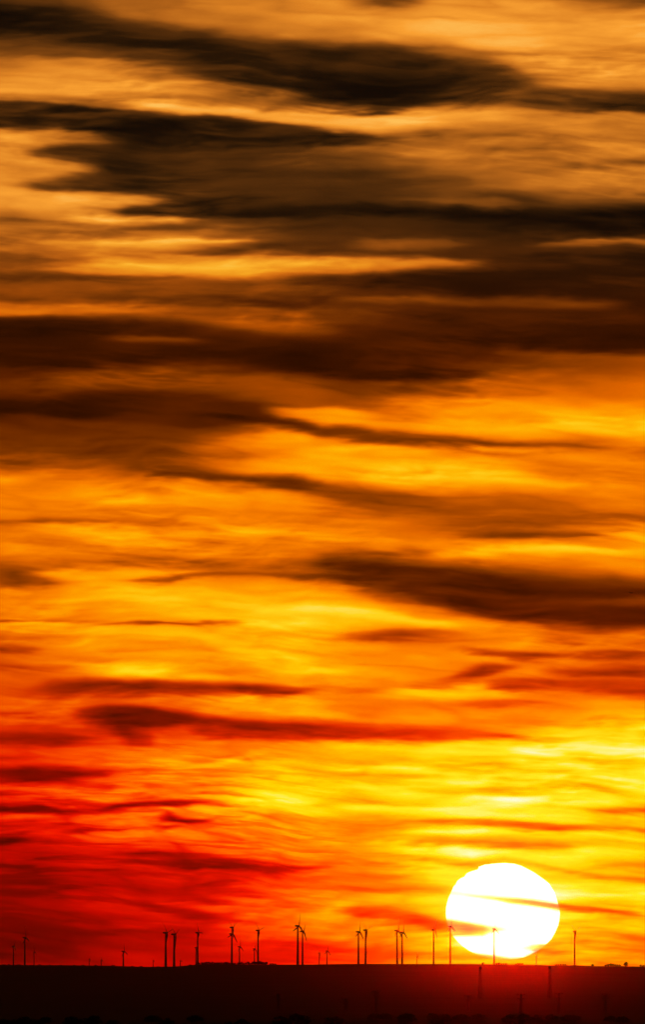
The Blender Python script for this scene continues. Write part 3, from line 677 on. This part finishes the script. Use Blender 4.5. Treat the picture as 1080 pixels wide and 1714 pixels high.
def trunk_mesh(seed, w, h):
    rg = random.Random(seed+99); b = MB(); n = 7; r0 = w*.09
    b.bar((0,0,-.6), (w*.03,0,h*.45), r0, r0*.7, n); b.bar((w*.03,0,h*.44), (-w*.02,w*.02,h*.85), r0*.7, r0*.2, n)
    for k in range(5):
        a = rg.uniform(0, 2*math.pi); z = h*rg.uniform(.3, .6)
        b.bar((0,0,z), (w*.6*math.cos(a), w*.6*math.sin(a), z+h*.25), r0*.4, r0*.12, 5)
    return b.mesh('trunk', M_BARK)
KINDS = [(crown_mesh(k, 1.0, 1.6+.25*(k % 3), 42, 16, k == 4), trunk_mesh(k, 1.0, 1.7)) for k in range(5)]
def tree(x, y, z, w, hs, kind, label, group=None, name='tree'):
    r = bpy.data.objects.new(name, None); C.objects.link(r)
    r.location = (x, y, z); r.rotation_euler = (0, 0, random.uniform(0, 6.28)); r.scale = (w, w, w*hs)
    tag(r, label, 'tree', group)
    link('crown', KINDS[kind][0], r); link('trunk', KINDS[kind][1], r)
    return r
M2 = 1/(KP*D_RIDGE)          # picture steps per metre on the ridge
def ridge_tree(px, tall, wide, label, group=None, kind=None):
    p = spot(px, 1613, D_RIDGE + random.uniform(-250, 60))
    z = gz(p.x, p.y)
    k = random.randrange(4) if kind is None else kind
    hh = tall/M2; ww = wide/M2/2
    tree(p.x, p.y, z-.3, ww, hh/(ww*1.85), k, label, group)
G1 = 'trees along the crest of the wooded hump'
for px in np.arange(334, 384, 3.1): ridge_tree(px+random.uniform(-1,1), random.uniform(2.6,4.0), random.uniform(4.5,7), 'small tree in the low wood along the hump\'s left crest', 'trees along the left crest of the hump')
for px in np.arange(384, 424, 3.4): ridge_tree(px+random.uniform(-1.2,1.2), random.uniform(2.2,4.2), random.uniform(4,6.5), 'small tree on the hump\'s crest between the medium turbines', 'trees between the medium turbines on the hump')
for px in np.arange(424, 448, 2.4): ridge_tree(px+random.uniform(-.6,.6), random.uniform(4.0,5.6), random.uniform(5.5,8), 'tree of the densest clump at the foot of the hump\'s right tall turbine', 'trees of the dense clump on the hump')
for px in (453, 456.5, 460.5): ridge_tree(px, random.uniform(2.2,3.2), 5, 'low tree right of the dense clump on the hump', 'low trees right of the dense clump')
for px in (809, 832, 836, 840, 843.5, 847): ridge_tree(px, random.uniform(2.2,3.4), random.uniform(3.5,5.5), 'tiny tree on the hill crest right under the sun', 'tiny trees under the sun')
for px in (864, 867.5, 871, 874.5): ridge_tree(px, random.uniform(2.2,3.4), 4.5, 'tiny tree on the crest under the sun\'s lower right rim', 'tiny trees under the right rim of the sun')
for px in (931, 935, 939, 943, 947): ridge_tree(px, random.uniform(2,3), 4.2, 'small bush-like tree on the crest just left of the lone right turbine', 'small trees left of the lone right turbine')
ridge_tree(992, 3.6, 6, 'single low tree on the crest right of the lone right turbine')
for px in np.arange(1014, 1040, 2.9): ridge_tree(px, random.uniform(2.6,4.2), random.uniform(4.5,6.5), 'tree of the low wood on the crest left of the bushy lone tree', 'trees of the low wood at right')
ridge_tree(1048.6, 6.4, 8.5, 'taller bushy tree standing out on the crest near the right edge', kind=1)
for px in (1073, 1077, 1081, 1085): ridge_tree(px, random.uniform(2.2,3.2), 5, 'low tree on the crest at the right edge', 'low trees at the right edge')
for px in (6, 15, 31, 66, 83, 101, 124, 139, 160, 190, 222, 236, 265, 318): ridge_tree(px, random.uniform(.8,1.6), random.uniform(4,8), 'low hedge tree on the dark left horizon', 'low hedge trees on the left horizon')

# dark trees close in, across the foot of the picture
near = []
x = -50.0
while x < 1130:
    near.append((x, random.uniform(1699, 1708))); x += random.choice((9, 14, 22, 38, 60))*random.uniform(.8, 1.2)
lift = {640: 1694, 690: 1694, 864: 1696, 880: 1697}
for i, (px, py) in enumerate(near):
    for k, vv in lift.items():
        if abs(px-k) < 17: py = vv
    px += random.uniform(-9, 9); d = random.uniform(3900, 4600)
    p = spot(px, py, d); z = gz(p.x, p.y); h = max(p.z - z, 2.5)
    w = min(random.uniform(2.4, 6.0), h*1.1)
    tree(p.x, p.y, z-.2, w, h/(w*1.85), random.randrange(4), 'dark broadleaf tree in the near-black row along the bottom of the photo', 'near dark trees along the bottom')

# ---------------------------------------------------------------- masts and pylons standing in the valley haze
M_STEEL = mat('weathered_steel', (.10, .095, .09), .6, (.5, .8))
def lattice(b, h, wb, wt, bays, r):
    def cor(t): 
        w = wb+(wt-wb)*t; return [Vector((sx*w/2, sy*w/2, h*t)) for sx, sy in ((-1,-1),(1,-1),(1,1),(-1,1))]
    for i in range(bays):
        a = cor(i/bays); c = cor((i+1)/bays)
        for j in range(4):
            k = (j+1) % 4
            b.bar(a[j], c[j], r); b.bar(a[j], c[k], r*.6); b.bar(a[k], c[j], r*.6); b.bar(c[j], c[k], r*.6)
def stand(name, px, py, dist, label, cat, group=None):
    p = spot(px, py, dist); z = gz(p.x, p.y)
    r = bpy.data.objects.new(name, None); C.objects.link(r); r.location = (p.x, p.y, z-.2); tag(r, label, cat, group)
    return r, p.z - z + .2
for px, label in ((804.5, 'tall lattice mast rising to the skyline below the left part of the sun'), (920.5, 'tall lattice mast rising to the skyline below right of the sun')):
    r, h = stand('lattice_mast', px, 1613.5, 12500, label, 'mast', 'tall masts below the sun')
    b = MB(); lattice(b, h-3, 4.6, 1.7, 15, .17); link('lattice_tower', b.mesh('lattice_tower', M_STEEL), r)
    b = MB()
    for k in range(6):      # aerial panels and cable duct up the middle
        a = k*math.pi/3; b.box((1.1*math.cos(a)-.25, 1.1*math.sin(a)-.25, h*.86), (1.1*math.cos(a)+.25, 1.1*math.sin(a)+.25, h*.94))
    b.bar((0,0,0), (0,0,h-2), .4, .3, 8); link('cable_duct', b.mesh('cable_duct', M_STEEL), r)
    b = MB(); b.bar((0,0,h-3.2), (0,0,h), .28, .1, 6); link('antenna', b.mesh('antenna', M_STEEL), r)
for px, py, d, label in ((629, 1657.5, 8200, 'faint pylon with raised arms left of the sun, above the low dark lumps'), (466, 1661.5, 8600, 'barely visible pylon below the right end of the wooded hump'),
                  (784, 1665, 8800, 'faint pylon just left of the mast below the sun'), (872.5, 1662.5, 8300, 'faint pylon midway between the two masts below the sun'),
                  (936, 1661, 8400, 'faint pylon just right of the right mast'), (1014, 1662, 8600, 'faint pylon farthest right in the dark valley'), (579, 1670, 9000, 'barely visible pylon left of the raised arm pylon')):
    r, h = stand('power_pylon', px, py, d, label, 'pylon', 'power pylons across the valley')
    b = MB(); lattice(b, h, 2.6, .9, 9, .16); b.bar((0,0,0),(0,0,h),.45,.3,6); link('lattice_body', b.mesh('lattice_body', M_STEEL), r)
    for z, w in ((h-.3, 3.0), (h-3.2, 2.4)):
        for sgn in (-1, 1):
            b = MB(); b.bar((0,0,z-1.0), (sgn*w,0,z), .2); b.bar((0,0,z), (sgn*w,0,z), .16); link('cross_arm', b.mesh('cross_arm', M_STEEL), r)
            b = MB(); b.bar((sgn*w,0,z), (sgn*w,0,z-1.1), .12, .09, 6); link('insulator', b.mesh('insulator', M_STEEL), r)

# ---------------------------------------------------------------- small aircraft far off in the upper right
M_AIR = mat('aircraft_paint', (.05, .045, .045), .4, (.8, .85))
p = spot(1056.5, 992, 26000)
air = bpy.data.objects.new('aeroplane', None); C.objects.link(air); air.location = p; air.rotation_euler = (0, math.radians(3), math.radians(-6))
tag(air, 'tiny dark aeroplane in front of the dark cloud tongue at the right edge', 'aeroplane')
b = MB(); n_ = 12
b.rings([[(x, r*math.cos(2*math.pi*j/n_), r*1.15*math.sin(2*math.pi*j/n_)+z) for j in range(n_)] for x, r, z in ((-4.6,.12,.3),(-3,.35,.2),(-1,.7,.1),(1,.8,.05),(2.6,.7,-.05),(3.9,.5,-.1),(4.4,.12,-.1))])
link('fuselage', b.mesh('fuselage', M_AIR), air)
def wing(name, x0, x1, span, z, sw, th):
    for sgn in (-1, 1):
        b = MB()
        b.rings([[(x0,sgn*.3,z-th),(x1,sgn*.3,z-th),(x1,sgn*.3,z+th),(x0,sgn*.3,z+th)],[(x0+sw,sgn*span,z+.2),(x1-sw*.6,sgn*span,z+.2),(x1-sw*.6,sgn*span,z+.2+th*.6),(x0+sw,sgn*span,z+.2+th*.6)]])
        link(name, b.mesh(name, M_AIR), air)
wing('wing', -.4, 1.4, 5.6, .55, .25, .13); wing('tailplane', -4.5, -3.6, 1.7, .35, .15, .06)
b = MB(); b.rings([[(-4.7,-.07,.3),(-3.3,-.07,.3),(-3.3,.07,.3),(-4.7,.07,.3)],[(-5.0,-.05,2.1),(-4.3,-.05,2.1),(-4.3,.05,2.1),(-5.0,.05,2.1)]])
link('tail_fin', b.mesh('tail_fin', M_AIR), air)

# ---------------------------------------------------------------- haze over the whole valley
b = MB(); b.box((-62000, -62000, -8), (62000, 90000, 1000))
m = bpy.data.materials.new('evening_haze'); m.use_nodes = True
n = m.node_tree.nodes; l = m.node_tree.links; n.clear()
out = n.new('ShaderNodeOutputMaterial'); vp = n.new('ShaderNodeVolumePrincipled')
vp.inputs['Color'].default_value = (.95, .6, .42, 1); vp.inputs['Density'].default_value = HAZE_DENSITY; vp.inputs['Anisotropy'].default_value = HAZE_G
l.new(vp.outputs[0], out.inputs['Volume'])
hz_ = link('haze', b.mesh('haze', m)); tag(hz_, kind='stuff')
